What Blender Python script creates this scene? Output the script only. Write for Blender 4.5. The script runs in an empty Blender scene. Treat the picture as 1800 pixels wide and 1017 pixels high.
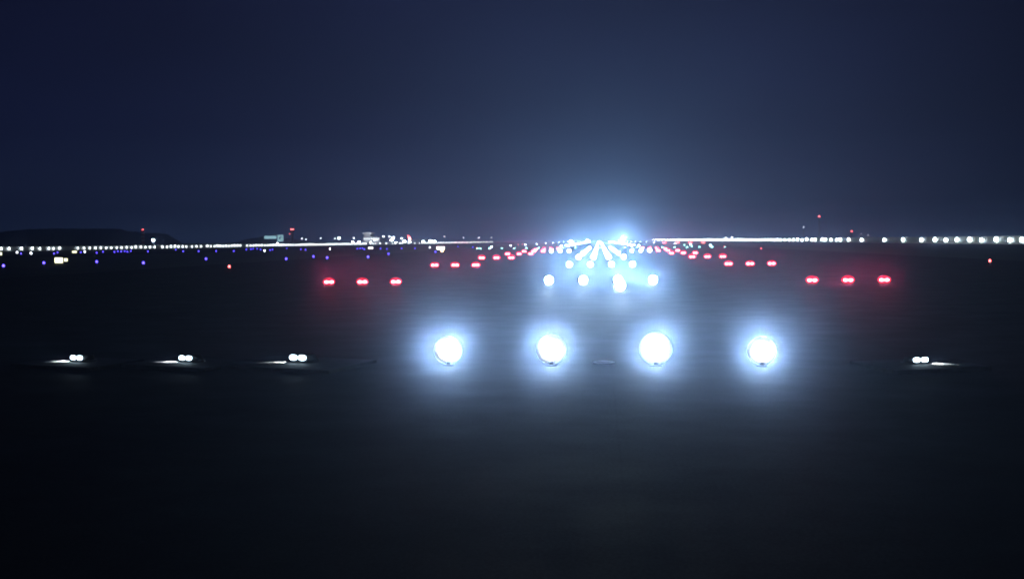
import bpy, math, random
from mathutils import Vector, Matrix, noise
random.seed(7)
sc = bpy.context.scene
COL = sc.collection
R = math.radians

# ------------------------------------------------------------------ camera
F = 1845.0
CAM = Vector((-0.17, 0.0, 1.936))
def cam_rot(yaw, pitch, roll):
    return Matrix.Rotation(yaw, 3, 'Z') @ Matrix.Rotation(math.pi/2 + pitch, 3, 'X') @ Matrix.Rotation(roll, 3, 'Z')
def proj(Rm, d):
    c = Rm.transposed() @ d
    return 900 + F*c.x/-c.z, 508.5 - F*c.y/-c.z
yaw, pitch, roll = R(4.75), R(-2.67), R(-0.4)
for _ in range(8):                                   # straight ahead (+Y) lands on the vanishing point
    x, y = proj(cam_rot(yaw, pitch, roll), Vector((0, 1, 0)))
    yaw += (1053.5 - x)/F; pitch -= (421.5 - y)/F * -1
RM = cam_rot(yaw, pitch, roll)
def ray(px, py):
    return (RM @ Vector(((px - 900)/F, -(py - 508.5)/F, -1))).normalized()
def gp(px, py, z=0.0):                               # point of the plane at height z
    d = ray(px, py); t = (z - CAM.z)/d.z
    return CAM + d*t
def at(px, py, Y):                                   # point at distance Y along the runway
    d = ray(px, py)
    return CAM + d*((Y - CAM.y)/d.y)
cd = bpy.data.cameras.new('camera'); cam = bpy.data.objects.new('camera', cd); COL.objects.link(cam)
cam.matrix_world = Matrix.Translation(CAM) @ RM.to_4x4()
cd.sensor_width = 36; cd.lens = 36*F/1800; cd.clip_start = 0.05; cd.clip_end = 20000
sc.camera = cam

# ------------------------------------------------------------------ materials
def mat(name, col, rough=0.6, metal=0.0, emit=None, strength=0.0, noise_amt=0.15, scale=8.0):
    m = bpy.data.materials.new(name); m.use_nodes = True
    nt = m.node_tree; b = nt.nodes['Principled BSDF']
    b.inputs['Roughness'].default_value = rough; b.inputs['Metallic'].default_value = metal
    if emit is None:
        tc = nt.nodes.new('ShaderNodeTexCoord'); n = nt.nodes.new('ShaderNodeTexNoise')
        n.inputs['Scale'].default_value = scale; n.inputs['Detail'].default_value = 5
        r = nt.nodes.new('ShaderNodeValToRGB')
        r.color_ramp.elements[0].position = 0.3; r.color_ramp.elements[1].position = 0.75
        r.color_ramp.elements[0].color = tuple(c*(1 - noise_amt) for c in col) + (1,)
        r.color_ramp.elements[1].color = tuple(min(1, c*(1 + noise_amt)) for c in col) + (1,)
        nt.links.new(tc.outputs['Object'], n.inputs['Vector'])
        nt.links.new(n.outputs['Fac'], r.inputs['Fac']); nt.links.new(r.outputs['Color'], b.inputs['Base Color'])
    else:
        b.inputs['Base Color'].default_value = tuple(col) + (1,)
        b.inputs['Emission Color'].default_value = tuple(emit) + (1,)
        b.inputs['Emission Strength'].default_value = strength
        m.cycles.emission_sampling = 'FRONT'
    return m

K = 1.0
P_NEAR, P_WHITE, P_FAR, P_RED, P_REDM, P_REDF = 11500, 8000, 1600, 1500, 1500, 900
WHITE = (0.62, 0.85, 1.0)
M = dict(
    metal   = mat('cast_metal', (0.16, 0.16, 0.17), 0.45, 0.8),
    dark    = mat('dark_metal', (0.05, 0.05, 0.055), 0.5, 0.5),
    pole    = mat('galvanised_steel', (0.3, 0.31, 0.32), 0.5, 0.6),
    conc    = mat('concrete', (0.5, 0.52, 0.5), 0.8, noise_amt=0.2, scale=0.7),
    slat    = mat('fence_steel', (0.40, 0.48, 0.45), 0.6, 0.3),
    barrier = mat('painted_barrier', (0.55, 0.57, 0.58), 0.7, noise_amt=0.2, scale=0.6),
    wall    = mat('building_cladding', (0.32, 0.32, 0.33), 0.7, scale=0.2),
    wall2   = mat('dark_cladding', (0.14, 0.15, 0.17), 0.7, scale=0.2),
    redpaint= mat('red_paint', (0.55, 0.06, 0.06), 0.5),
    whitepaint = mat('white_paint', (0.75, 0.76, 0.78), 0.45),
    near    = mat('lens_near', (0.8, 0.8, 0.8), 0.2, emit=WHITE, strength=20*K),
    rim     = mat('halo_inner_glow', (0.8, 0.8, 0.8), 0.4, emit=(0.85, 0.95, 1.0), strength=0.95*K),  # halo glow of the near lamps, put into two rings of falling strength
    halo_out    = mat('halo_outer_glow', (0.8, 0.8, 0.8), 0.4, emit=(0.75, 0.92, 1.0), strength=0.28*K),
    inset   = mat('lens_side', (0.8, 0.8, 0.8), 0.2, emit=WHITE, strength=14*K),
    white   = mat('lens_white', (0.8, 0.8, 0.8), 0.2, emit=WHITE, strength=60*K),
    far     = mat('lens_far', (0.8, 0.8, 0.8), 0.2, emit=WHITE, strength=45*K),
    flood   = mat('lens_flood', (0.8, 0.8, 0.8), 0.2, emit=(0.8, 0.95, 1.0), strength=150*K),
    red     = mat('lens_red', (0.6, 0.1, 0.1), 0.2, emit=(1.0, 0.10, 0.13), strength=30*K),
    redfar  = mat('lens_red_far', (0.6, 0.1, 0.1), 0.2, emit=(1.0, 0.10, 0.14), strength=60*K),
    red_halo= mat('red_halo_glow', (0.4, 0.03, 0.05), 0.25, emit=(1.0, 0.035, 0.10), strength=0.85*K),  # even red emission imitating the glare round the red lights
    redsmall= mat('lens_red_small', (0.6, 0.1, 0.1), 0.2, emit=(1.0, 0.12, 0.12), strength=9*K),
    blue    = mat('lens_blue', (0.1, 0.1, 0.6), 0.2, emit=(0.09, 0.06, 1.0), strength=9*K),
    green   = mat('lens_green', (0.1, 0.6, 0.5), 0.2, emit=(0.25, 1.0, 0.8), strength=30*K),
    lamp    = mat('lamp_white', (0.8, 0.8, 0.8), 0.3, emit=(0.86, 0.96, 1.0), strength=60*K),
    lampleft= mat('lamp_left', (0.8, 0.8, 0.8), 0.3, emit=(0.86, 0.96, 1.0), strength=9*K),
    beacon  = mat('lens_beacon', (0.6, 0.1, 0.1), 0.2, emit=(1.0, 0.10, 0.10), strength=22*K),
    dim     = mat('lamp_dim', (0.8, 0.8, 0.8), 0.3, emit=(0.85, 0.92, 1.0), strength=8*K),
    sign    = mat('sign_face', (0.8, 0.8, 0.5), 0.4, emit=(1.0, 0.98, 0.62), strength=3.0),
    signw   = mat('sign_face_white', (0.8, 0.8, 0.7), 0.4, emit=(1.0, 0.97, 0.86), strength=4.0),
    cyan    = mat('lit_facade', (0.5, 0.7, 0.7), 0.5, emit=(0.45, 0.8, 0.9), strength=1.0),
    window  = mat('lit_window', (0.5, 0.5, 0.5), 0.3, emit=(0.9, 0.95, 1.0), strength=2.0),
    orange  = mat('lens_orange', (0.7, 0.4, 0.1), 0.3, emit=(1.0, 0.45, 0.12), strength=40),
)

def pavement():
    m = bpy.data.materials.new('damp_asphalt'); m.use_nodes = True
    nt = m.node_tree; N = nt.nodes; L = nt.links; b = N['Principled BSDF']
    tc = N.new('ShaderNodeTexCoord')
    def tex(scale, detail, vec=None, rough=0.55):
        n = N.new('ShaderNodeTexNoise'); n.inputs['Scale'].default_value = scale
        n.inputs['Detail'].default_value = detail; n.inputs['Roughness'].default_value = rough
        L.new(vec or tc.outputs['Object'], n.inputs['Vector']); return n.outputs['Fac']
    def ramp(fac, p0, c0, p1, c1):
        r = N.new('ShaderNodeValToRGB'); e = r.color_ramp.elements
        e[0].position, e[1].position = p0, p1; e[0].color = c0 + (1,); e[1].color = c1 + (1,)
        L.new(fac, r.inputs['Fac']); return r.outputs['Color']
    big = tex(0.12, 6); grain = tex(38, 6)
    mp = N.new('ShaderNodeMapping'); mp.inputs['Scale'].default_value = (0.5, 0.8, 1)
    L.new(tc.outputs['Object'], mp.inputs['Vector'])
    streak = tex(1.3, 6, mp.outputs['Vector'], 0.65)
    c1 = ramp(big, 0.3, (0.023, 0.0235, 0.025), 0.7, (0.031, 0.032, 0.033))
    c2 = ramp(grain, 0.35, (0.6, 0.6, 0.6), 0.7, (1.3, 1.3, 1.3))
    mx = N.new('ShaderNodeMix'); mx.data_type = 'RGBA'; mx.blend_type = 'MULTIPLY'; mx.inputs[0].default_value = 0.8
    patch = tex(1.7, 7, None, 0.7)
    c3 = ramp(patch, 0.36, (0.85, 0.85, 0.85), 0.66, (1.15, 1.15, 1.15))
    mx0 = N.new('ShaderNodeMix'); mx0.data_type = 'RGBA'; mx0.blend_type = 'MULTIPLY'; mx0.inputs[0].default_value = 1
    L.new(c1, mx0.inputs[6]); L.new(c3, mx0.inputs[7]); c1 = mx0.outputs[2]
    L.new(c1, mx.inputs[6]); L.new(c2, mx.inputs[7]); 
    # transverse pavement joints every 7.5 m, longitudinal every 3.75 m
    br = N.new('ShaderNodeTexBrick'); br.inputs['Scale'].default_value = 1.0
    br.offset = 0.0; br.inputs['Brick Width'].default_value = 3.75; br.inputs['Row Height'].default_value = 7.5
    br.inputs['Mortar Size'].default_value = 0.012; br.inputs['Mortar Smooth'].default_value = 0.3
    br.inputs['Color1'].default_value = (1, 1, 1, 1); br.inputs['Color2'].default_value = (0.95, 0.95, 0.95, 1)
    br.inputs['Mortar'].default_value = (0.88, 0.88, 0.88, 1)
    L.new(tc.outputs['Object'], br.inputs['Vector'])
    mx2 = N.new('ShaderNodeMix'); mx2.data_type = 'RGBA'; mx2.blend_type = 'MULTIPLY'; mx2.inputs[0].default_value = 1
    L.new(mx.outputs[2], mx2.inputs[6]); L.new(br.outputs['Color'], mx2.inputs[7])
    L.new(mx2.outputs[2], b.inputs['Base Color'])
    rr = ramp(streak, 0.35, (0.7, 0.7, 0.7), 0.7, (0.85, 0.85, 0.85)); b.inputs['Specular IOR Level'].default_value = 0.15; L.new(rr, b.inputs['Roughness'])
    bp = N.new('ShaderNodeBump'); bp.inputs['Strength'].default_value = 0.12; bp.inputs['Distance'].default_value = 0.01
    ad = N.new('ShaderNodeMath'); ad.operation = 'MULTIPLY_ADD'; ad.inputs[1].default_value = 1.0; ad.inputs[2].default_value = 0.0
    L.new(grain, ad.inputs[0]); L.new(ad.outputs[0], bp.inputs['Height'])
    L.new(bp.outputs['Normal'], b.inputs['Normal'])
    return m
M['asphalt'] = pavement()
M['black'] = mat('black_coating', (0.012, 0.012, 0.013), 0.85)
M['padding'] = mat('pad_concrete', (0.045, 0.046, 0.048), 0.85, noise_amt=0.35, scale=6)
M['grass'] = mat('grass_ground', (0.035, 0.045, 0.03), 0.9, noise_amt=0.45, scale=0.25)
M['forest'] = mat('wooded_hill', (0.04, 0.05, 0.04), 0.95, noise_amt=0.4, scale=0.05)
M['paint'] = mat('road_paint', (0.5, 0.5, 0.48), 0.6, noise_amt=0.3, scale=3)

# ------------------------------------------------------------------ mesh helpers
class MB:
    def __init__(s): s.v = []; s.f = []
    def box(s, x0, x1, y0, y1, z0, z1):
        b = len(s.v)
        s.v += [(x0,y0,z0),(x1,y0,z0),(x1,y1,z0),(x0,y1,z0),(x0,y0,z1),(x1,y0,z1),(x1,y1,z1),(x0,y1,z1)]
        s.f += [tuple(b+i for i in q) for q in ((0,3,2,1),(4,5,6,7),(0,1,5,4),(1,2,6,5),(2,3,7,6),(3,0,4,7))]
        return s
    def lathe(s, prof, n=16, cx=0, cy=0):            # profile of (radius, z), bottom to top
        b = len(s.v)
        for r, z in prof:
            for i in range(n):
                a = 2*math.pi*i/n; s.v.append((cx + r*math.cos(a), cy + r*math.sin(a), z))
        for k in range(len(prof)-1):
            for i in range(n):
                j = (i+1) % n; s.f.append((b+k*n+i, b+k*n+j, b+(k+1)*n+j, b+(k+1)*n+i))
        s.f.append(tuple(b+i for i in range(n))[::-1]); s.f.append(tuple(b+(len(prof)-1)*n+i for i in range(n)))
        return s
    def bar(s, p, q, w):                             # square bar between two points
        p, q = Vector(p), Vector(q); d = (q-p).normalized()
        u = d.cross(Vector((0,0,1)) if abs(d.z) < .9 else Vector((1,0,0))).normalized()*w/2; v = d.cross(u).normalized()*w/2
        b = len(s.v)
        for c in (p, q):
            for a, e in ((-1,-1),(1,-1),(1,1),(-1,1)): s.v.append(tuple(c + u*a + v*e))
        s.f += [tuple(b+i for i in g) for g in ((0,3,2,1),(4,5,6,7),(0,1,5,4),(1,2,6,5),(2,3,7,6),(3,0,4,7))]
        return s
    def window(s, cx, y, cz, w, h, bulge=0.02, nx=6, nz=3, tilt=0.0):   # convex lens facing -Y
        b = len(s.v)
        for k in range(nz+1):
            for i in range(nx+1):
                u = i/nx*2-1; w_ = k/nz*2-1
                z = cz + w_*h/2*math.sqrt(max(0, 1-0.8*u*u))
                s.v.append((cx + u*w/2, y - bulge*(1-u*u)*(1-w_*w_) + w_*h/2*math.tan(tilt), z))
        for k in range(nz):
            for i in range(nx):
                a = b+k*(nx+1)+i; s.f.append((a, a+1, a+nx+2, a+nx+1))
        return s
    def build(s, name, m, parent=None, smooth=False):
        me = bpy.data.meshes.new(name); me.from_pydata([tuple(v) for v in s.v], [], s.f); me.update()
        me.materials.append(m)
        if smooth:
            for p in me.polygons: p.use_smooth = True
        o = bpy.data.objects.new(name, me); COL.objects.link(o)
        if parent: o.parent = parent
        return o
def tag(o, label, cat, group=None):
    o['label'] = label; o['category'] = cat
    if group: o['group'] = group
    return o
def thing(name, label, cat, loc=(0,0,0), rz=0.0, group=None):
    o = bpy.data.objects.new(name, None); COL.objects.link(o); o.empty_display_size = 0.2
    o.location = loc; o.rotation_euler = (0, 0, rz)
    return tag(o, label, cat, group)
def struct(o, kind='structure'):
    o['kind'] = kind; return o
def dup(root, label, loc, rz=0.0, group=None, scale=None):
    r = root.copy(); COL.objects.link(r); r.location = loc; r.rotation_euler = (0, 0, rz); r['label'] = label
    if group: r['group'] = group
    if scale: r.scale = (scale,)*3
    for ch in list(root.children):
        c = ch.copy(); COL.objects.link(c); c.parent = r
        for g in list(ch.children):
            d = g.copy(); COL.objects.link(d); d.parent = c
    return r
class Kind:                                          # first call moves the prototype itself, later calls copy it
    def __init__(s, root): s.root = root; s.used = False
    def put(s, label, loc, rz=0.0, group=None, scale=None):
        if not s.used:
            s.used = True; r = s.root; r.location = loc; r.rotation_euler = (0,0,rz); r['label'] = label
            if group: r['group'] = group
            if scale: r.scale = (scale,)*3
            return r
        return dup(s.root, label, loc, rz, group, scale)

# ------------------------------------------------------------------ setting
ROW1 = 15.07
Z1 = at(1062, 619, ROW1).z - 0.19                   # the pavement rises a little towards the camera
def toe(x, y, aim=-5.0):                               # fittings are turned in towards the approach
    return -math.atan2(x, y - aim)
def zg(y):
    t = min(1, max(0, (y - 17)/27.0)); t = t*t*(3-2*t)
    return Z1*(1-t)
def sheet(name, xs, ys, dz, m):
    b = MB()
    for y in ys:
        for x in xs: b.v.append((x, y, zg(y) + dz))
    n = len(xs)
    for j in range(len(ys)-1):
        for i in range(n-1):
            a = j*n+i; b.f.append((a, a+1, a+n+1, a+n))
    return struct(b.build(name, m))
near_y = [-40, -20, -5, 5, 12] + [17+1.5*i for i in range(19)] + [60, 90, 150, 300, 700, 1500, 3000]
sheet('ground', [-6000, -3000, -1000, -300, -100, 0, 100, 300, 1000, 3000, 6000], near_y + [6000, 12000], -0.06, M['grass'])
sheet('runway', [-34, -17, 0, 17, 34], near_y, 0.0, M['asphalt'])
sheet('taxiway', [-105, -80], [40, 100, 300, 700, 1200], -0.02, M['asphalt'])
sheet('perimeter_road', [96, 104], [60, 100, 300, 700, 1500, 2400], -0.02, M['asphalt'])

# wooded hill far left
def hill(name, prof, Y, depth, rough):
    b = MB(); n = 260; k = 12; x0, x1 = prof[0][0], prof[-1][0]
    for j in range(k+1):
        for i in range(n+1):
            px = x0 + (x1-x0)*i/n
            for (a, ya), (c, yc) in zip(prof, prof[1:]):
                if a <= px <= c: py = ya + (yc-ya)*(px-a)/(c-a); break
            top = at(px, py, Y)
            yy = Y + depth*(j/k - 0.5); s = math.sin(math.pi*j/k)**0.7 if 0 < j < k else 0
            z = max(0, top.z)*s
            if 0 < j < k: z += rough*(noise.noise(Vector((px*0.3, j*1.7, 3.1))) + 0.8*noise.noise(Vector((px*0.9, j*2.3, 7.7))))
            b.v.append((CAM.x + (top.x - CAM.x)*yy/Y, yy, max(-1, z) if 0 < j < k else -1))
    for j in range(k):
        for i in range(n):
            a = j*(n+1)+i; b.f.append((a, a+1, a+n+2, a+n+1))
    return struct(b.build(name, M['forest'], smooth=True))
hill('hill', [(-120,416),(-60,412),(0,408.5),(22,406),(28,404.5),(50,403),(100,402),(150,402),(200,402),(215,403.5),(226,407),(245,408.5),(262,409.5),(285,411),(298,413.5),(306,419),(318,426)], 2050, 500, 3.2)
hill('hill', [(420,424),(436,419.5),(452,418),(470,418.5),(500,419.5),(520,420.5),(540,424)], 2050, 250, 1.2)

# ------------------------------------------------------------------ runway light fittings
def fixture(name, label, cat, lens, w=0.13, h=0.06, gap=0.2, lenses=2, tilt=0.06):
    t = thing(name, label, cat)
    MB().lathe([(0.23,-0.005),(0.23,0.012),(0.2,0.018)], 24).build('flange', M['dark'], t)
    hb = MB().lathe([(0.19,0.0185),(0.185,0.05),(0.16,0.105),(0.12,0.118),(0.04,0.121)], 24)
    hb.box(-gap/2-w/2-0.012, gap/2+w/2+0.012, -0.205, -0.1, 0.0185, 0.036)
    hb.box(-gap/2-w/2-0.012, gap/2+w/2+0.012, -0.2, -0.1, 0.112, 0.122)
    hb.build('housing', M['dark'], t)
    xs = (-gap/2, gap/2) if lenses == 2 else (0.0,)
    for x in xs:
        MB().window(x, -0.2 if not lens.startswith('red') else -0.235, 0.074 if not lens.startswith('red') else 0.165, w, h, 0.02, 6, 3, tilt).build('lens', M[lens], t, True)
    return Kind(t)
def halo_disc(t, m, w=0.46, h=0.2, z=0.1, y=-0.145):       # glowing red disc that stands for the halo round the lenses
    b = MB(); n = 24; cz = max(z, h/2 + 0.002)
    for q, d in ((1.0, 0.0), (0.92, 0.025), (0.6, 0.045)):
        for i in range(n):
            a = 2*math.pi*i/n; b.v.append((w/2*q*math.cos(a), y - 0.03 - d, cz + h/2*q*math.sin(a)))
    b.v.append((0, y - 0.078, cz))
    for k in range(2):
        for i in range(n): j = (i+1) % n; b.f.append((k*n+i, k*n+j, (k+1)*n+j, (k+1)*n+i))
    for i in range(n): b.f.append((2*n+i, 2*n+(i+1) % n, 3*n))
    b.build('painted_halo', M[m], t, True)
def beam(parent, watts, col, cone, tilt, y, z):       # the collimated beam of a fitting, aimed along the approach
    ld = bpy.data.lights.new('beam', 'SPOT'); ld.energy = watts; ld.color = col
    ld.spot_size = R(cone); ld.spot_blend = 1.0; ld.shadow_soft_size = 0.04
    lo = bpy.data.objects.new('beam', ld); COL.objects.link(lo); lo.parent = parent
    lo.location = (0, y, z); lo.rotation_euler = Vector((0, -math.cos(R(tilt)), math.sin(R(tilt)))).to_track_quat('-Z', 'Y').to_euler()
def round_lamp(name, label, cat, lens, r=0.14, zc=0.19):   # big round sealed-beam lamp on a low yoke
    t = thing(name, label, cat)
    MB().lathe([(0.09,-0.005),(0.09,0.010),(0.07,0.018)], 24).build('flange', M['dark'], t)
    m = MB(); m.box(-0.03, 0.03, -0.03, 0.03, 0.0185, zc-r-0.025); m.box(-r*0.3, r*0.3, 0.03, 0.07, zc-r-0.024, zc-r*0.6)
    m.build('yoke', M['metal'], t)
    rot = Matrix.Rotation(math.pi/2, 3, 'X')
    m = MB().lathe([(0.04,-0.16),(r*0.6,-0.13),(r*0.95,-0.04),(r+0.012,0.0),(r+0.012,0.03)], 24)
    m.v = [tuple(rot @ Vector(v) + Vector((0, 0, zc))) for v in m.v]; m.build('housing', M['metal'], t, True)
    m = MB(); n = 24
    for k, (q, b) in enumerate(((1.0, 0.031), (0.85, 0.045), (0.5, 0.058))):
        for i in range(n):
            a = 2*math.pi*i/n; m.v.append((r*q*math.cos(a), -b, zc + r*q*math.sin(a)))
    m.v.append((0, -0.062, zc))
    for k in range(2):
        for i in range(n): j = (i+1) % n; m.f.append((k*n+i, k*n+j, (k+1)*n+j, (k+1)*n+i))
    for i in range(n): m.f.append((2*n+i, 2*n+(i+1) % n, 3*n))
    m.build('lens', M[lens], t, True)
    if lens == 'near':  # glowing rings added round the lens as a soft halo edge
        for part, mm, rings in (('inner_halo', 'rim', ((1.01, 0.032), (1.1, 0.028), (1.2, 0.022))), ('outer_halo', 'halo_out', ((1.205, 0.021), (1.32, 0.014), (1.46, 0.0)))):
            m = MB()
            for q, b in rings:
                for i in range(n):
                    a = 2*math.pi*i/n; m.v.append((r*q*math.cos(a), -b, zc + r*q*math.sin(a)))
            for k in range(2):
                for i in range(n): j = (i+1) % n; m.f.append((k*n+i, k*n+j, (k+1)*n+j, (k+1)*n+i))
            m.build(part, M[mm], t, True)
    return t
WB = (0.70, 0.92, 1.0)
t = round_lamp('approach_light', '', 'runway light', 'near', 0.15, 0.235); beam(t, P_NEAR, (0.84, 0.97, 1.0), 30, 14.4, -0.1, 0.235); near_k = Kind(t)
t = round_lamp('approach_light', '', 'runway light', 'white', 0.18, 0.2); beam(t, P_WHITE, WB, 28, 11, -0.1, 0.2); white_k = Kind(t)
t = round_lamp('approach_light', '', 'runway light', 'white', 0.22, 0.24); beam(t, P_FAR, WB, 24, 9.5, -0.1, 0.24); whitef_k = Kind(t)
side_k  = fixture('inset_light', '', 'runway light', 'inset', 0.13, 0.08, 0.16); beam(side_k.root, 900, WB, 36, 15, -0.26, 0.08)
for o in side_k.root.children:
    if o.name.startswith('housing'): o.data.materials[0] = M['black']
red_k   = fixture('side_row_light', '', 'runway light', 'red', 0.18, 0.12, 0.21); halo_disc(red_k.root, 'red_halo', 0.54, 0.35, 0.17); beam(red_k.root, P_RED, (1, 0.05, 0.10), 24, 9.5, -0.32, 0.175)
redm_row_k = fixture('side_row_light', '', 'runway light', 'red', 0.18, 0.12, 0.21); halo_disc(redm_row_k.root, 'red_halo', 0.60, 0.40, 0.18); beam(redm_row_k.root, P_REDM, (1, 0.05, 0.10), 24, 9.5, -0.32, 0.175)
redf_k  = fixture('side_row_light', '', 'runway light', 'redfar', 0.18, 0.12, 0.21); halo_disc(redf_k.root, 'red_halo', 0.60, 0.40, 0.18); beam(redf_k.root, P_REDF, (1, 0.05, 0.10), 24, 9.5, -0.32, 0.175)
green_k = fixture('threshold_light', '', 'runway light', 'green', 0.16, 0.07, 0.2)

ORD4 = ['leftmost', 'second from the left', 'third from the left', 'rightmost']
G1 = 'four large white lights of the nearest row'
for i, px in enumerate((788, 969, 1153, 1339)):
    p = at(px, 619, ROW1)
    near_k.put('dazzling large white runway light, %s of the four big glows in front' % ORD4[i], (p.x, ROW1, Z1), toe(p.x, ROW1), G1, (0.93, 0.99, 1.07, 0.93)[i])
SIDE = [(135, 'small white twin-lens light outermost on the left of the front row, streak on the pavement'),
        (325, 'small white twin-lens light in the middle of the left front three'),
        (523, 'brighter white twin-lens light of the left front three, next to the big glows'),
        (1618, 'small white twin-lens light alone on the right of the front row')]
MB().box(-0.95, 0.95, -0.85, 0.55, -0.09, -0.006).build('pad', M['padding'], side_k.root)
side_put = []
for px, lab in SIDE:
    p = at(px + (13 if px < 1000 else -11), 622, ROW1); sgn = -1 if px < 1000 else 1
    side_put.append((px, sgn, side_k.put(lab, (p.x, ROW1, Z1 + 0.055), 0.3*sgn, 'small twin-lens lights beside the front row', 0.95 if px == 523 else 0.78)))
for px, sgn, o in side_put:                            # light spilling sideways over the pavement
    ld = bpy.data.lights.new('spill_beam', 'SPOT'); ld.energy = {523: 320, 1618: 800}.get(px, 750)
    ld.color = (0.9, 0.98, 1.0); ld.spot_size = R(36); ld.spot_blend = 1.0; ld.shadow_soft_size = 0.01
    lo = bpy.data.objects.new('spill_beam', ld); COL.objects.link(lo); lo.parent = o
    lo.location = (sgn*0.17, -0.12, 0.05)
    lo.rotation_euler = Vector((sgn*0.85, -0.5, -0.42)).to_track_quat('-Z', 'Y').to_euler()
# unlit fitting on the centre line between the two middle glows
t = thing('unlit_inset_light', 'unlit flush light fitting midway between the two middle glows', 'runway light', (at(1061, 613, ROW1+0.3).x, ROW1+0.3, Z1))
MB().lathe([(0.16,-0.005),(0.16,0.012),(0.14,0.018)], 24).build('flange', M['pole'], t)
MB().lathe([(0.12,0.0185),(0.11,0.025),(0.08,0.032),(0.03,0.034)], 24).build('housing', M['metal'], t)

ROWN = ['nearest', 'second', 'third', 'fourth', 'fifth', 'sixth', 'seventh', 'eighth']
ORD3 = ['outermost', 'middle', 'innermost']
for k in range(1, 8):
    y = 45.3 + 30*(k-1) + (0.4 if k == 1 else 0); rn = ROWN[k]; sh = {1: -0.12, 2: -0.06}.get(k, 0.0)
    for i, X in enumerate((-2.25, -0.75, 0.75, 2.25)):
        (white_k if k < 3 else whitef_k).put('white centre light, %s of four in the %s row from the camera' % (ORD4[i], rn), (X + sh, y, 0), toe(X, y), 'white centre-line approach lights')
    for s, sn in ((-1, 'left'), (1, 'right')):
        for i, X in enumerate((12.0, 10.5, 9.0)):
            (red_k if k < 3 else redm_row_k if k < 5 else redf_k).put('red side light, %s of the %s-hand three in the %s row' % (ORD3[i], sn, rn), (s*X + sh, y, 0), toe(s*X, y), 'red side-row approach lights', {1: 1.0, 2: 1.2}.get(k, 1.3))
    if k == 5:
        for s, sn in ((-1, 'left'), (1, 'right')):
            for i, X in enumerate((7.7, 6.3, 4.9)):
                whitef_k.put('white crossbar light in the sixth row, %s of three just inside the %s-hand reds' % (ORD3[i], sn), (s*X, y, 0), toe(s*X, y), 'white crossbar lights')
white_k.put('single white light on the pavement just in front of the second row', (0.62, 40.0, 0), 0, 'white centre-line approach lights')

# threshold: green bar across, wing lights
for i in range(21):
    X = -30 + 3*i
    if abs(X) > 27: lab = 'teal-green threshold light at the %s end of the far green bar' % ('left' if X < 0 else 'right')
    else: lab = 'tiny teal threshold light in the far bar across the runway'
    green_k.put(lab, (X, 257, 0), 0, 'green threshold lights')

# far runway lights: single fittings, edge lights and touchdown barrettes
def small_light(name, cat, lens, r=0.12, h=0.32):
    t = thing(name, '', cat)
    MB().lathe([(0.14,-0.01),(0.14,0.03),(0.05,0.04),(0.045,h-r*1.2)], 12).build('stem', M['dark'], t)
    MB().lathe([(r*0.75,h-r*1.2+0.002),(r,h-r*0.4),(r*0.9,h+r*0.4),(r*0.5,h+r*0.9),(r*0.1,h+r)], 10).build('lens', M[lens], t, True)
    return Kind(t)
def far_light(name, cat, lens, w=0.5, h=0.3):
    t = thing(name, '', cat)
    MB().lathe([(0.3,-0.01),(0.3,0.03),(0.12,0.05),(0.1,0.12)], 12).build('base', M['dark'], t)
    MB().box(-w/2-0.03, w/2+0.03, -0.1, 0.15, 0.1205, 0.12+h+0.06).build('housing', M['metal'], t)
    MB().window(0, -0.105, 0.15+h/2, w, h, 0.03, 4, 2).build('lens', M[lens], t)
    return Kind(t)
edge_k = far_light('runway_edge_light', 'runway light', 'far', 0.3, 0.2)
tdz_k  = far_light('touchdown_light', 'runway light', 'far', 0.4, 0.24)
for k in range(14):
    y = 290 + 60*k*(1 + 0.06*k)
    for s, sn in ((-1, 'left'), (1, 'right')):
        edge_k.put('tiny white edge light in the far line along the %s side of the runway' % sn, (s*30, y, 0), 0, 'runway edge lights %s side' % sn)
for k in range(14):
    y = 300 + 40*k*(1 + 0.03*k)
    for s, sn in ((-1, 'left'), (1, 'right')):
        for X in (9.0, 11.0):
            tdz_k.put('tiny white touchdown light in the far cluster, %s of the centre line' % sn, (s*X, y, 0), 0, 'far touchdown lights %s of the centre line' % sn)
    for X in (-0.8, 0.8):
        tdz_k.put('tiny white light in the far glow along the centre line', (X, y + 15, 0), 0, 'far centre-line lights')
# strong far floodlights
def floodlight(name, label, px, py, Y, w, h, lens='flood', group=None):
    p = at(px, py, Y)
    t = thing(name, label, 'floodlight', (p.x, Y, 0), 0, group)
    hb = max(0.2, p.z - h/2)
    MB().lathe([(0.5,-0.05),(0.5,0.1),(0.12,0.15),(0.1,hb-0.05)], 10).build('pole', M['pole'], t)
    MB().box(-w/2-0.08, w/2+0.08, 0.03, 0.5, hb-0.05, hb+h+0.08).build('housing', M['dark'], t)
    MB().window(0, 0.02, hb+h/2, w, h, 0.05, 6, 4).build('lens', M[lens], t)
    return t
fl = floodlight('floodlight', 'brightest white light on the horizon, right of the runway centre', 1096, 418.5, 700, 1.5, 1.5)
beam(fl, 110000, WB, 30, 8, -0.3, 3)
floodlight('floodlight', 'bright white light right under the brightest one right of centre', 1094, 424.5, 560, 0.8, 0.5)
fl = floodlight('floodlight', 'bright white light on the left end of the central glow', 1004, 426, 600, 1.7, 1.2)
beam(fl, 25000, WB, 30, 8, -0.3, 1.0)
fl = floodlight('floodlight', 'bright white light between the left end and the middle of the glow', 1033, 423.5, 800, 1.8, 1.2)
beam(fl, 25000, WB, 30, 8, -0.3, 1.0)

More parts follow.
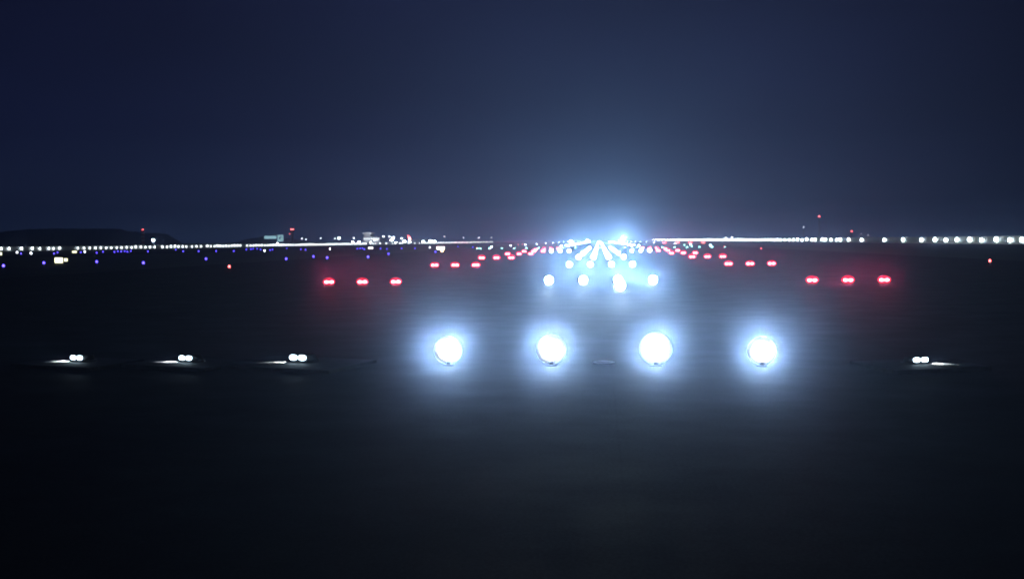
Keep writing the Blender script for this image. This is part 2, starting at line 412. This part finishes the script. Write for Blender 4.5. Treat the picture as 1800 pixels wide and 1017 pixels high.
# approach slope lights right of the runway (red)
def unit(label, px, py, lens='redsmall', name='approach_slope_light', group='red approach slope lights', size=1.0):
    p = gp(px, py, 0.7*size)
    t = thing(name, label, 'runway light', (p.x, p.y, 0), 0, group)
    lg = MB()
    for x in (-0.5, 0.5): lg.lathe([(0.12,-0.05),(0.12,0.02),(0.04,0.03),(0.04,0.5*size)], 8, x*size, 0.2)
    lg.build('leg', M['dark'], t)
    MB().box(-0.8*size, 0.8*size, 0.0, 0.9, 0.502*size, 0.95*size).build('housing', M['metal'], t)
    MB().window(0, -0.01, 0.72*size, 1.3*size, 0.34*size, 0.03, 4, 2).build('lens', M[lens], t)
for i, px in enumerate((1168, 1191, 1213.5, 1236)):
    unit('small pink-red light under the right barrier glow, %s of four' % ORD4[i], px, 426.3)

# ------------------------------------------------------------------ small lights on the airfield, left
blue_k = small_light('taxiway_light', 'taxiway light', 'blue', 0.08, 0.33)
redm_k = small_light('marker_light', 'marker light', 'redsmall', 0.075, 0.32)
grn_k  = small_light('marker_light', 'marker light', 'green', 0.07, 0.3)
whm_k  = small_light('marker_light', 'marker light', 'dim', 0.14, 0.35)
BIG_BLUE = [(6,466,'at the far left edge of the picture'), (77,461,'just left of the yellow lit sign'),
  (170,459,'faint, first to the right of the yellow lit sign'), (252,461,'bright, second to the right of the yellow lit sign'),
  (362,454,'left of and above the lone red marker'), (503,454,'right of the lone red marker, below the cyan building'),
  (551,450,'faint, left one of a close pair'), (575,452,'bright, right one of a close pair'),
  (647,450.5,'below the terminal building'), (683,445.5,'faint, right of the terminal building'), (765.5,442,'pale, below the white lit sign')]
for px, py, lab in BIG_BLUE:
    p = gp(px, py, 0.35); blue_k.put('blue taxiway light ' + lab, (p.x, p.y, 0), 0, 'blue taxiway lights in the left field')
SMALL_BLUE = [(37,445),(95,445),(101,443),(142,443),(170,443.6),(181,442),(201,442.3),(207,441.2),(213,441.6),(219,441),(224,442),(230,440.6),(260,441.6),
  (309,438.5),(322,441),(349,441),(380,440.6),(411,440.6),(433,438),(441,437.6),(445,436.6),(452,436.6),(458,438),(475,439),(479,438),(504,436),
  (529,437.6),(537,438.6),(628,436.6),(633,436.2),(637,435.6),(640.5,437.6),(669,436.6),(680,437),(706,436.2),(729.5,436.2),(805,433),(831,434)]
for px, py in SMALL_BLUE:
    p = gp(px, py, 0.35); blue_k.put('tiny blue taxiway light in the scattered line below the left barrier', (p.x, p.y, 0), 0, 'far blue taxiway lights')
for px, py, lab in ((30,443,'near the left edge'),(54.5,444.6,'grey white, left of the yellow sign'),(149,442,'right of the small pale sign'),(465,440,'below the cyan building'),(580,437,'below the tower'),(755.5,434.6,'left of the white lit sign')):
    p = gp(px, py, 0.35); whm_k.put('tiny white marker light below the left barrier, ' + lab, (p.x, p.y, 0))
for px, py, lab in ((403,467,'lone red marker light in the dark left field'),(1740,457,'lone red marker light in the dark right field'),
                    (838,435.5,'red marker light with a reflection, left of the green pair'),(1273,433,'red marker light with a reflection, right of the green one'),
                    (1338,436,'pink-red marker light below the right barrier'),(911,429.5,'pink-red marker light left of the far cluster'),(918.5,429,'pink-red marker light at the left end of the far cluster')):
    p = gp(px, py, 0.35); redm_k.put(lab, (p.x, p.y, 0))
for px, py, lab in ((844.5,436.5,'teal-green marker light, left one of the pair by the left reds'),(860.5,436.3,'teal-green marker light, right one of the pair by the left reds'),
                    (1250.5,433,'teal-green marker light below the right barrier'),(1203,430.5,'pale green marker light, upper one left of the right teal light'),(1216,432.5,'small green marker light next to the right teal light')):
    p = gp(px, py, 0.3); grn_k.put(lab, (p.x, p.y, 0))

# ------------------------------------------------------------------ lit signs
def sign(label, px, y0, y1, wpx, face, legs=True):
    b = gp(px, y1 + 1.5, 0.0); s = b.y/F; w = wpx*s; h = (y1-y0)*s; z0 = 1.5*s
    t = thing('taxiway_sign', label, 'sign', (b.x, b.y, 0))
    for x in (-w*0.35, w*0.35):
        MB().lathe([(0.08,-0.05),(0.08,0.03),(0.035,0.04),(0.035,z0-0.01)], 8, x, 0.1).build('leg', M['dark'], t)
    MB().box(-w/2-0.03, w/2+0.03, 0.0, 0.22, z0-0.01, z0+h+0.04).build('case', M['dark'], t)
    MB().box(-w/2, w/2, -0.012, -0.002, z0+0.02, z0+h).build('face', M[face], t)
sign('large pale yellow lit sign in the left field', 103.5, 452.5, 462, 15, 'sign')
sign('small square yellow lit sign beside the large one', 115.8, 454, 459, 6, 'sign')
sign('white lit sign above the left red lights', 774.5, 433.5, 438.5, 14, 'signw')
sign('small white lit sign below the terminal building', 651.5, 434.3, 437, 8, 'signw')
sign('narrow pale lit sign under the left barrier', 131, 441, 444, 8, 'sign')
sign('pale lit sign cut by the left edge of the picture', 1, 443.5, 448, 5, 'sign')
p = gp(777, 441, 0.3)
orange_k = small_light('marker_light', 'marker light', 'orange', 0.16, 0.4)
orange_k.put('orange light under the white lit sign', (p.x, p.y, 0))

# ------------------------------------------------------------------ barriers with lamps
def barrier_line(pts):                                # pixels of the foot -> ground points
    return [gp(x, y, 0.0) for x, y in pts]
def interp(poly, px):                                 # where the line crosses image column px
    best = None
    for a, b in zip(poly, poly[1:]):
        # find t with projected x == px
        lo, hi = 0.0, 1.0
        f = lambda t: proj(RM, (a.lerp(b, t) - CAM))[0] - px
        if f(0)*f(1) <= 0:
            for _ in range(40):
                m = (lo+hi)/2
                if f(lo)*f(m) <= 0: hi = m
                else: lo = m
            return a.lerp(b, lo), (b-a).normalized()
    return None, None
XR = 118.0
RIGHT = [Vector((XR, y, 0)) for y in (235, 300, 400, 560, 800, 1200, 1700, 2350)]
LEFT  = [Vector((x, y, 0)) for x, y in ((-162,250),(-152,300),(-145,400),(-140,560),(-124,690),(-106,1040))]
def fence(label, poly, H, slats, sect=40.0):
    t = thing('barrier_fence', label, 'fence', poly[0])
    o0 = poly[0]; kerb = MB(); rail = MB(); inward = -1 if poly[0].x > 0 else 1
    for a, b in zip(poly, poly[1:]):
        a, b = a-o0, b-o0; L_ = (b-a).length; d = (b-a)/L_
        n = Vector((-d.y, d.x, 0))
        def quad(mb, p, q, w, z0, z1):
            c = len(mb.v)
            for s in (p - n*w/2, q - n*w/2, q + n*w/2, p + n*w/2):
                mb.v.append((s.x, s.y, z0))
            for s in (p - n*w/2, q - n*w/2, q + n*w/2, p + n*w/2):
                mb.v.append((s.x, s.y, z1))
            mb.f += [tuple(c+i for i in g) for g in ((0,3,2,1),(4,5,6,7),(0,1,5,4),(1,2,6,5),(2,3,7,6),(3,0,4,7))]
        quad(kerb, a, b, 0.5, -0.1, 0.3)
        quad(rail, a, b, 0.12, H-0.1, H)
        k = max(1, int(L_/sect))
        for i in range(k):
            p, q = a.lerp(b, i/k), a.lerp(b, (i+1)/k)
            m = MB()
            if slats and (p + o0).y < 900:
                ns = int((q-p).length/0.5)
                for j in range(ns):
                    u = p.lerp(q, (j+0.2)/ns); v = p.lerp(q, (j+0.75)/ns); quad(m, u, v, 0.05, 0.301, H-0.101)
            else:
                quad(m, p.lerp(q, 0.002), q.lerp(p, 0.002), 0.08, 0.301, H-0.101)
            m.build('slat_panel' if slats else 'panel', M['slat'] if slats else M['barrier'], t)
            MB().box(p.x-0.1, p.x+0.1, p.y-0.1, p.y+0.1, 0.302, H+0.05).build('post', M['pole'], t)
    kerb.build('kerb', M['conc'], t); rail.build('rail', M['pole'], t)
    return t
HR, HL = 2.2, 1.25
fence('long slatted fence with a lit foot along the right side of the airfield', RIGHT, HR, True)
fence('long low pale barrier along the left side of the airfield', LEFT, HL, False, 30.0)

def barrier_lamp(H, lens, w, hl):
    t = thing('barrier_lamp', '', 'lamp')
    MB().lathe([(0.12,-0.02),(0.12,0.05),(0.05,0.06),(0.05,H)], 8).build('post', M['pole'], t)
    MB().box(-w/2-0.05, w/2+0.05, -0.22, 0.22, H+0.001, H+0.1).build('hood', M['dark'], t)
    b = MB(); n = 8                                    # bell-shaped diffuser hanging round the post
    b.lathe([(w*0.5,H-hl),(w*0.47,H-hl*0.6),(w*0.38,H-hl*0.25),(w*0.22,H-0.002)], n)
    b.build('diffuser', M[lens], t, True)
    return Kind(t)
lampR = barrier_lamp(1.75, 'lamp', 0.75, 0.95)
lampL = barrier_lamp(1.0, 'lampleft', 0.34, 0.6)
NTH = ['nearest to the right picture edge', 'second from the right picture edge', 'third from the right picture edge',
       'fourth from the right picture edge', 'fifth from the right picture edge', 'sixth from the right picture edge',
       'seventh from the right picture edge', 'eighth from the right picture edge', 'ninth from the right picture edge',
       'tenth from the right picture edge', 'eleventh from the right picture edge', 'twelfth from the right picture edge']
xr = [1798, 1777, 1753, 1727, 1706, 1684, 1664, 1645, 1621, 1589, 1556, 1516]
xr2 = [1493, 1478, 1472, 1462, 1452, 1447, 1434, 1428, 1419, 1411]
x = 1403.0
while x > 1345: xr2.append(x); x -= 7.4 if x > 1380 else 5.6
while x > 1128: xr2.append(x); x -= max(1.9, (x-1053)*0.0155)
n_ = 0
for i, px in enumerate(xr + xr2):
    p, d = interp(RIGHT, px)
    if p is None: continue
    loc = (p.x - 0.45, p.y, 0)
    if i < len(xr): lab = 'white lamp along the right fence, ' + NTH[i]
    else: lab = 'white lamp in the close row running into the distance along the right fence'
    lampR.put(lab, loc, math.pi/2, 'lamps along the right fence', random.uniform(0.88, 1.14)); n_ += 1
xl = [(0,'cut by the left edge of the picture'),(14,'next to the left edge of the picture'),(36,'standing alone near the left edge'),(55,'left end of the first lit stretch'),(68,'right end of the first lit stretch'),
      (84,'left of the yellow sign, first of three close together'),(92,'above the yellow sign, middle of three close together'),(103,'above the yellow sign, last of three close together')]
xl2 = [135,146,156,166,175.5,185,194,203.5,212,221,229.5,237,246,254,262,270,284,292,299,306,312,319.5,326,336,344,352,363,369,375.5,381,386,391,396,401,406,411,416,421,
       433,439,444,449,454,459,464,469,474,479,484]
x = 489.0
while x < 640: xl2.append(x); x += 4.2 - (x-489)*0.006
while x < 742: xl2.append(x); x += random.choice((5, 8, 11, 4))
while x < 869: xl2.append(x); x += 2.6
for px, lab in xl:
    p, d = interp(LEFT, px)
    lampL.put('white lamp on the left barrier, ' + lab, (p.x + 0.4, p.y, 0), math.pi/2, 'lamps along the left barrier', random.uniform(0.82, 1.15))
for px in xl2:
    p, d = interp(LEFT, px)
    if p is None: continue
    lampL.put('white lamp in the close row running along the left barrier', (p.x + 0.4, p.y, 0), math.pi/2, 'lamps along the left barrier', random.uniform(0.82, 1.15))
print('lamps', n_, len(xl)+len(xl2))

# ------------------------------------------------------------------ far airport buildings and masts
D = 1500.0
def px2(px, py, Y=D): return at(px, py, Y)
def block(mb, x0, x1, ytop, Y, depth=40, ybot=None):
    a, b = at(x0, ytop, Y), at(x1, ytop, Y)
    z0 = -0.2 if ybot is None else at(x0, ybot, Y).z
    mb.box(a.x, b.x, Y, Y+depth, z0, a.z)
# terminal
t = thing('terminal_building', 'pale terminal building with a stepped roof and lit windows on the left horizon', 'building')
m = MB(); block(m, 638, 668, 416.5, D); m.build('wall', M['wall'], t)
m = MB(); block(m, 640, 651, 411, D+5, 20, 416.3); m.build('roof_block', M['wall'], t)
m = MB(); block(m, 637, 653, 408.8, D+3, 24, 410.8); m.build('roof', M['whitepaint'], t)
for i in range(7):
    m = MB(); a = at(640 + 4*i, 418.6, D); b = at(642.6 + 4*i, 420.4, D)
    m.box(a.x, b.x, D-0.3, D-0.05, b.z, a.z); m.build('window', M['window'], t)
m = MB(); a = at(657, 420.8, D); b = at(665, 422.6, D); m.box(a.x, b.x, D-0.3, D-0.05, b.z, a.z); m.build('entrance', M['window'], t)
ld = bpy.data.lights.new('facade_fill_light', 'SPOT'); ld.energy = 45000; ld.spot_size = R(110); ld.spot_blend = 1.0; ld.color = (0.85, 0.93, 1.0)  # added spot with no fitting, brightens the terminal wall
a = at(653, 420, D); lo = bpy.data.objects.new('facade_fill_light', ld); COL.objects.link(lo); lo.parent = t
lo.location = (a.x, D - 22, 4); lo.rotation_euler = Vector((0, 22, 5)).to_track_quat('-Z', 'Y').to_euler()
# cyan lit hangar with a marked sign panel
t = thing('lit_hangar', 'cyan lit hangar with a bright framed panel on the left horizon', 'building')
m = MB(); block(m, 455, 479, 415.5, D+20); m.build('wall', M['wall2'], t)
m = MB(); a = at(457, 414.5, D); b = at(478.5, 419.5, D); m.box(a.x, b.x, D+19.4, D+19.8, b.z, a.z); m.build('lit_facade', M['cyan'], t)
fr = MB(); block(fr, 480, 491.5, 412.2, D+20, 12); fo = fr.build('tower_block', M['wall2'], t)
a = at(480.5, 412.8, D); b = at(491, 424, D)
m = MB(); m.box(a.x, b.x, D+19.4, D+19.8, b.z, a.z); pn = m.build('lit_panel', M['cyan'], t)
m = MB(); m.bar(((a.x*.7+b.x*.3), D+19.2, b.z*.65+a.z*.35), ((a.x*.35+b.x*.65), D+19.2, a.z*.75+b.z*.25), 1.6); m.build('mark', M['dark'], pn)
# control tower
p = at(513.5, 403, D)
t = thing('control_tower', 'slim control tower with a red lit top on the left horizon', 'tower', (p.x, D, 0))
H = p.z
MB().lathe([(2.2,-0.2),(1.9,H*0.2),(1.6,H-6)], 16).build('shaft', M['wall'], t)
MB().lathe([(1.6,H-5.99),(3.4,H-4.6),(3.4,H-4.0)], 16).build('deck', M['wall'], t)
MB().lathe([(2.8,H-3.99),(3.3,H-1.9)], 16).build('cab_window', M['dark'], t)
MB().lathe([(3.5,H-1.89),(3.2,H-1.0),(2.4,H-0.8)], 16).build('roof', M['wall2'], t)
MB().box(-2.3, 2.3, -0.6, 0.6, H-0.79, H+0.7).build('beacon', M['redsmall'], t)
MB().box(-3.0, -2.3, -3.9, -3.4, H-7.2, H-6.4).build('side_beacon', M['redsmall'], t)
# lattice mast
def mast(label, px, ytop, Y, w, beacon, name='lattice_mast', bands=8, bsize=0.5):
    p = at(px, ytop, Y); H = p.z
    t = thing(name, label, 'mast', (p.x, Y, 0))
    for k in range(bands):
        m = MB(); z0, z1 = H*k/bands, H*(k+1)/bands - 0.01
        for sx in (-1, 1):
            for sy in (-1, 1): m.box(sx*w/2-0.12, sx*w/2+0.12, sy*w/2-0.12, sy*w/2+0.12, z0, z1)
        for sy in (-1, 1):
            m.bar((-w/2, sy*w/2, z0), (w/2, sy*w/2, z1), 0.15); m.bar((w/2, sy*w/2, z0), (-w/2, sy*w/2, z1), 0.15)
        m.build('section', (M['redpaint'] if k % 2 else M['whitepaint']) if px == 251 else M['dark'], t)
    if beacon: MB().lathe([(bsize*.7,H),(bsize,H+bsize*.5),(bsize,H+bsize*1.3),(bsize*.3,H+bsize*2)], 10).build('beacon', M[beacon], t)
mast('red and white lattice mast in front of the dark hill', 251, 404, 900, 1.6, 'beacon', bsize=0.3)
mast('tall thin mast with a red beacon, highest point over the right fence', 1440, 381, 1500, 1.2, 'beacon', bands=10, bsize=0.75)
mast('thin mast with a faint white beacon, left of the tallest red beacon', 1412.5, 399.5, 1500, 1.0, 'dim', bands=8, bsize=0.6)
mast('short mast with an orange-red beacon over the right fence', 1497, 407, 1300, 1.0, 'beacon', bands=5, bsize=0.6)
mast('low mast with a tiny white beacon, left one of a pair over the right fence', 1513.5, 411.3, 1300, 0.8, 'dim', bands=4, bsize=0.35)
mast('low mast with a tiny white beacon, right one of a pair over the right fence', 1526, 413.5, 1300, 0.8, 'dim', bands=4, bsize=0.35)
# lamp posts of the apron
def lamp_post(label, px, ytop, Y, size=1.0, lens='dim', group='apron lamp posts'):
    p = at(px, ytop, Y); H = p.z
    t = thing('lamp_post', label, 'lamp post', (p.x, Y, 0), 0, group)
    MB().lathe([(0.45,-0.1),(0.4,0.3),(0.16,H-0.2)], 8).build('pole', M['pole'], t)
    MB().bar((0,0,H-0.25),(0.9*size,-0.3,H+0.15), 0.15).build('arm', M['pole'], t)
    MB().box(-0.1*size, 1.4*size, -0.7*size, 0.5*size, H+0.25, H+0.45).build('hood', M['dark'], t)
    MB().box(0, 1.3*size, -0.75*size, -0.6*size, H-0.5*size, H+0.24).build('lamp_head', M[lens], t)
for px, yt, lab, s in ((268.5,421.5,'tall lamp post with a curved bright head above the left barrier',1.2),
   (530,419,'lamp post just right of the control tower',1.0),(537,420.5,'short lamp post right of the tower',1.0),(563,418.5,'thin lamp post midway between tower and terminal',1.0),(588,419,'lamp post left of the arched light',1.0),(595,418,'lamp post with a round bright head',1.5),
   (621,418,'lamp post left of the terminal building',1.3),(673,415,'lamp post with lights right of the terminal building',1.6),(683.5,415.3,'lamp post with a pinkish head right of the terminal',1.4),
   (690,417,'lamp post with a bright head right of the terminal',1.6),(687,421,'low bright lamp post right of the terminal',2.2),(704.5,418.5,'lamp post with a tall bright head',1.8),(780.5,415.5,'tall thin lamp post above the white sign',0.9),
   (814,417.5,'thin lamp post left of the green pair',0.8),(841,417.5,'thin lamp post above the green pair',0.9),(863,417.5,'thin lamp post at the end of the left barrier',0.8),
   (1274,417,'lamp post over the right barrier, left one of a pair',1.2),(1285,416.5,'lamp post over the right barrier, right one of a pair',1.6)):
    lamp_post(lab, px, yt, 1200 if px != 268.5 else 500, s*(1.0 if px != 268.5 else 0.7), 'lamp' if px in (268.5, 595, 690, 687) else 'dim')
for px, py, s, lab in ((620,425,1.6,'left of the terminal building'),(631,425.5,2.0,'at the foot of the terminal, left corner'),(652,426,1.2,'in front of the terminal'),(696,426,1.5,'right of the terminal, at ground level'),
    (711,424.5,2.6,'largest bright one right of the terminal'),(721,426,1.8,'left of the pink tail fin'),(744,424.5,2.0,'right of the pink tail fin'),(757,424,3.2,'large, at the left end of the solid barrier glow'),(764,424.5,2.2,'small, beside the large one at the barrier glow'),(488,431,1.2,'under the bright framed panel')):
    floodlight('apron_floodlight', 'white apron floodlight ' + lab, px, py, 1100, s, s*0.7, 'lamp', 'apron floodlights')
# parked airliner, only its tail stands out
p = gp(741, 426.5, 0)
p = Vector((at(741, 424, 1300).x, 1300, 0))
t = thing('airliner', 'parked airliner with a pink-red lit tail fin left of the barrier glow', 'aeroplane', p)
m = MB()
n = 12; prof = [(-17,.3,3.4),(-14,1.2,3.0),(-6,1.9,2.8),(8,1.9,2.8),(12,1.6,2.7),(14,.8,2.5),(14.6,.2,2.4)]
for X, r, z in prof:
    for i in range(n):
        a = 2*math.pi*i/n; m.v.append((X, r*math.cos(a), z + r*math.sin(a)))
for k in range(len(prof)-1):
    for i in range(n):
        j = (i+1) % n; m.f.append((k*n+i, k*n+j, (k+1)*n+j, (k+1)*n+i))
m.build('fuselage', M['whitepaint'], t, True)
def prism(o2, z0, z1, axis):                          # outline extruded to a slab
    m = MB(); k = len(o2)
    for z in (z0, z1):
        for a, b in o2: m.v.append((a, z, b) if axis == 'y' else (a, b, z))
    m.f += [tuple(range(k))[::-1], tuple(range(k, 2*k))]
    for i in range(k): m.f.append((i, (i+1) % k, k+(i+1) % k, k+i))
    return m
prism([(-16.5,3.9),(-12.5,4.4),(-16.2,9.6),(-18.4,9.6)], -0.2, 0.2, 'y').build('tail_fin', M['redpaint'], t)
for s in (-1, 1):
    prism([(3,s*1.85),(-2.5,s*1.85),(-6,s*15),(-4.5,s*15)], 2.0, 2.35, 'z').build('wing', M['whitepaint'], t)
    prism([(-12.5,s*1.1),(-15.5,s*0.9),(-17.5,s*5.5),(-16.2,s*5.5)], 3.3, 3.5, 'z').build('tailplane', M['whitepaint'], t)
    m = MB()
    for i in range(12):
        a = 2*math.pi*i/12
    m.lathe([(0.9,-1.6),(1.0,0),(0.8,1.6)], 12); e = m.build('engine', M['dark'], t)
    e.location = (1.2, s*5.2, 1.1); e.rotation_euler = (0, math.pi/2, 0)
    for X in ((9.5,) if s > 0 else ()) + (-1.0,):
        MB().box(X-.25, X+.25, s*2.2-.2 if X < 0 else -.2, s*2.2+.2 if X < 0 else .2, 0, 2.0 if X < 0 else 1.2).build('wheel_strut', M['dark'], t)
ld = bpy.data.lights.new('tail_fill_light', 'SPOT'); ld.energy = 30000; ld.spot_size = R(80); ld.color = (1, .85, .9)  # spot added beside the tail to light up the fin
lo = bpy.data.objects.new('tail_fill_light', ld); COL.objects.link(lo); lo.parent = t; lo.location = (-15.5, -7, 4)
lo.rotation_euler = Vector((-1, 7, 3)).to_track_quat('-Z', 'Y').to_euler()

# ------------------------------------------------------------------ haze
hb = MB().box(-2600, 2600, -60, 2450, -1.2, 70)
hz = hb.build('haze', None or M['dark']); struct(hz, 'stuff')
m = bpy.data.materials.new('haze_air'); m.use_nodes = True; nt = m.node_tree
nt.nodes.clear()
out = nt.nodes.new('ShaderNodeOutputMaterial'); add = nt.nodes.new('ShaderNodeAddShader')
def vol(col, dens, g):
    v = nt.nodes.new('ShaderNodeVolumePrincipled'); v.inputs['Color'].default_value = col + (1,)
    v.inputs['Density'].default_value = dens; v.inputs['Anisotropy'].default_value = g
    v.inputs['Density Attribute'].default_value = ''; v.inputs['Temperature Attribute'].default_value = ''
    return v
HA = vol((0.90, 0.94, 1.0), 1.4e-4, 0.975)            # droplets: white, strongly forward
HB = vol((0.15, 0.40, 1.0), 2.8e-4, 0.58)             # fine haze: bluish, wide
nt.links.new(HA.outputs[0], add.inputs[0]); nt.links.new(HB.outputs[0], add.inputs[1])
nt.links.new(add.outputs[0], out.inputs['Volume'])
m.cycles.homogeneous_volume = True
hz.data.materials[0] = m

# ------------------------------------------------------------------ night sky
w = bpy.data.worlds.new('World'); sc.world = w; w.use_nodes = True
nt = w.node_tree; bg = nt.nodes['Background']
sky = nt.nodes.new('ShaderNodeTexSky'); sky.sky_type = 'NISHITA'; sky.sun_disc = False
sky.sun_elevation = R(-2.9); sky.sun_rotation = R(0); sky.air_density = 1.0; sky.dust_density = 0.0; sky.ozone_density = 8.5
tc = nt.nodes.new('ShaderNodeTexCoord'); mp = nt.nodes.new('ShaderNodeMapping'); mp.inputs['Scale'].default_value = (2.2, 2.2, 5.5); mp.inputs['Rotation'].default_value = (0.3, 0.5, 0)
nz = nt.nodes.new('ShaderNodeTexNoise'); nz.inputs['Scale'].default_value = 1.6; nz.inputs['Detail'].default_value = 5; nz.inputs['Roughness'].default_value = 0.5
mr = nt.nodes.new('ShaderNodeMapRange'); mr.inputs['From Min'].default_value = 0.3; mr.inputs['From Max'].default_value = 0.7
mr.inputs['To Min'].default_value = 0.82; mr.inputs['To Max'].default_value = 1.2
nt.links.new(tc.outputs['Generated'], mp.inputs['Vector']); nt.links.new(mp.outputs['Vector'], nz.inputs['Vector'])
nt.links.new(nz.outputs['Fac'], mr.inputs['Value'])
sx = nt.nodes.new('ShaderNodeSeparateXYZ'); nt.links.new(tc.outputs['Generated'], sx.inputs[0])
ax = nt.nodes.new('ShaderNodeMapRange'); ax.inputs['From Min'].default_value = -0.6; ax.inputs['From Max'].default_value = 0.6; nt.links.new(sx.outputs['X'], ax.inputs['Value'])
az = nt.nodes.new('ShaderNodeValToRGB'); nt.links.new(ax.outputs['Result'], az.inputs['Fac']); az.color_ramp.interpolation = 'EASE'
el = az.color_ramp.elements
el[0].position = 0.0; el[0].color = (0.72, 0.72, 0.72, 1); el[1].position = 0.86; el[1].color = (0.42, 0.42, 0.42, 1)
for p_, v_ in ((0.42, 1.05), (0.6, 0.92)):
    e_ = el.new(p_); e_.color = (v_, v_, v_, 1)
ml = nt.nodes.new('ShaderNodeMath'); ml.operation = 'MULTIPLY'
nt.links.new(mr.outputs['Result'], ml.inputs[0]); nt.links.new(az.outputs['Color'], ml.inputs[1]); nt.links.new(ml.outputs[0], bg.inputs['Strength'])
# night sky = last twilight (Sky Texture) + the town's light pollution, strongest low over the horizon
sep = nt.nodes.new('ShaderNodeSeparateXYZ'); nt.links.new(tc.outputs['Generated'], sep.inputs[0])
zr = nt.nodes.new('ShaderNodeMapRange'); zr.inputs['From Max'].default_value = 0.5; nt.links.new(sep.outputs['Z'], zr.inputs['Value'])
cr = nt.nodes.new('ShaderNodeValToRGB'); nt.links.new(zr.outputs['Result'], cr.inputs['Fac'])
el = cr.color_ramp.elements
el[0].position = 0.0; el[0].color = (0.018, 0.036, 0.092, 1); el[1].position = 1.0; el[1].color = (0.0028, 0.0034, 0.013, 1)
for p_, c_ in ((0.07, (0.010, 0.0165, 0.047)), (0.2, (0.0050, 0.0074, 0.0245)), (0.5, (0.0036, 0.0044, 0.0155))):
    e_ = el.new(p_); e_.color = c_ + (1,)
sm = nt.nodes.new('ShaderNodeMix'); sm.data_type = 'RGBA'; sm.blend_type = 'ADD'; sm.inputs[0].default_value = 0.05
nt.links.new(cr.outputs['Color'], sm.inputs[6]); nt.links.new(sky.outputs[0], sm.inputs[7])
nt.links.new(sm.outputs[2], bg.inputs['Color'])

# ------------------------------------------------------------------ render settings
sc.view_settings.view_transform = 'Standard'; sc.view_settings.look = 'None'
sc.view_settings.exposure = 0; sc.view_settings.gamma = 1
c = sc.cycles
c.use_denoising = True; c.denoiser = 'OPENIMAGEDENOISE'; c.denoising_input_passes = 'RGB_ALBEDO_NORMAL'
c.use_adaptive_sampling = False
c.max_bounces = 4; c.diffuse_bounces = 2; c.glossy_bounces = 2; c.volume_bounces = 0; c.transmission_bounces = 2
c.sample_clamp_indirect = 3; c.sample_clamp_direct = 0
c.pixel_filter_type = 'BLACKMAN_HARRIS'; c.filter_width = 2.0
c.use_light_tree = True; c.light_sampling_threshold = 0.0
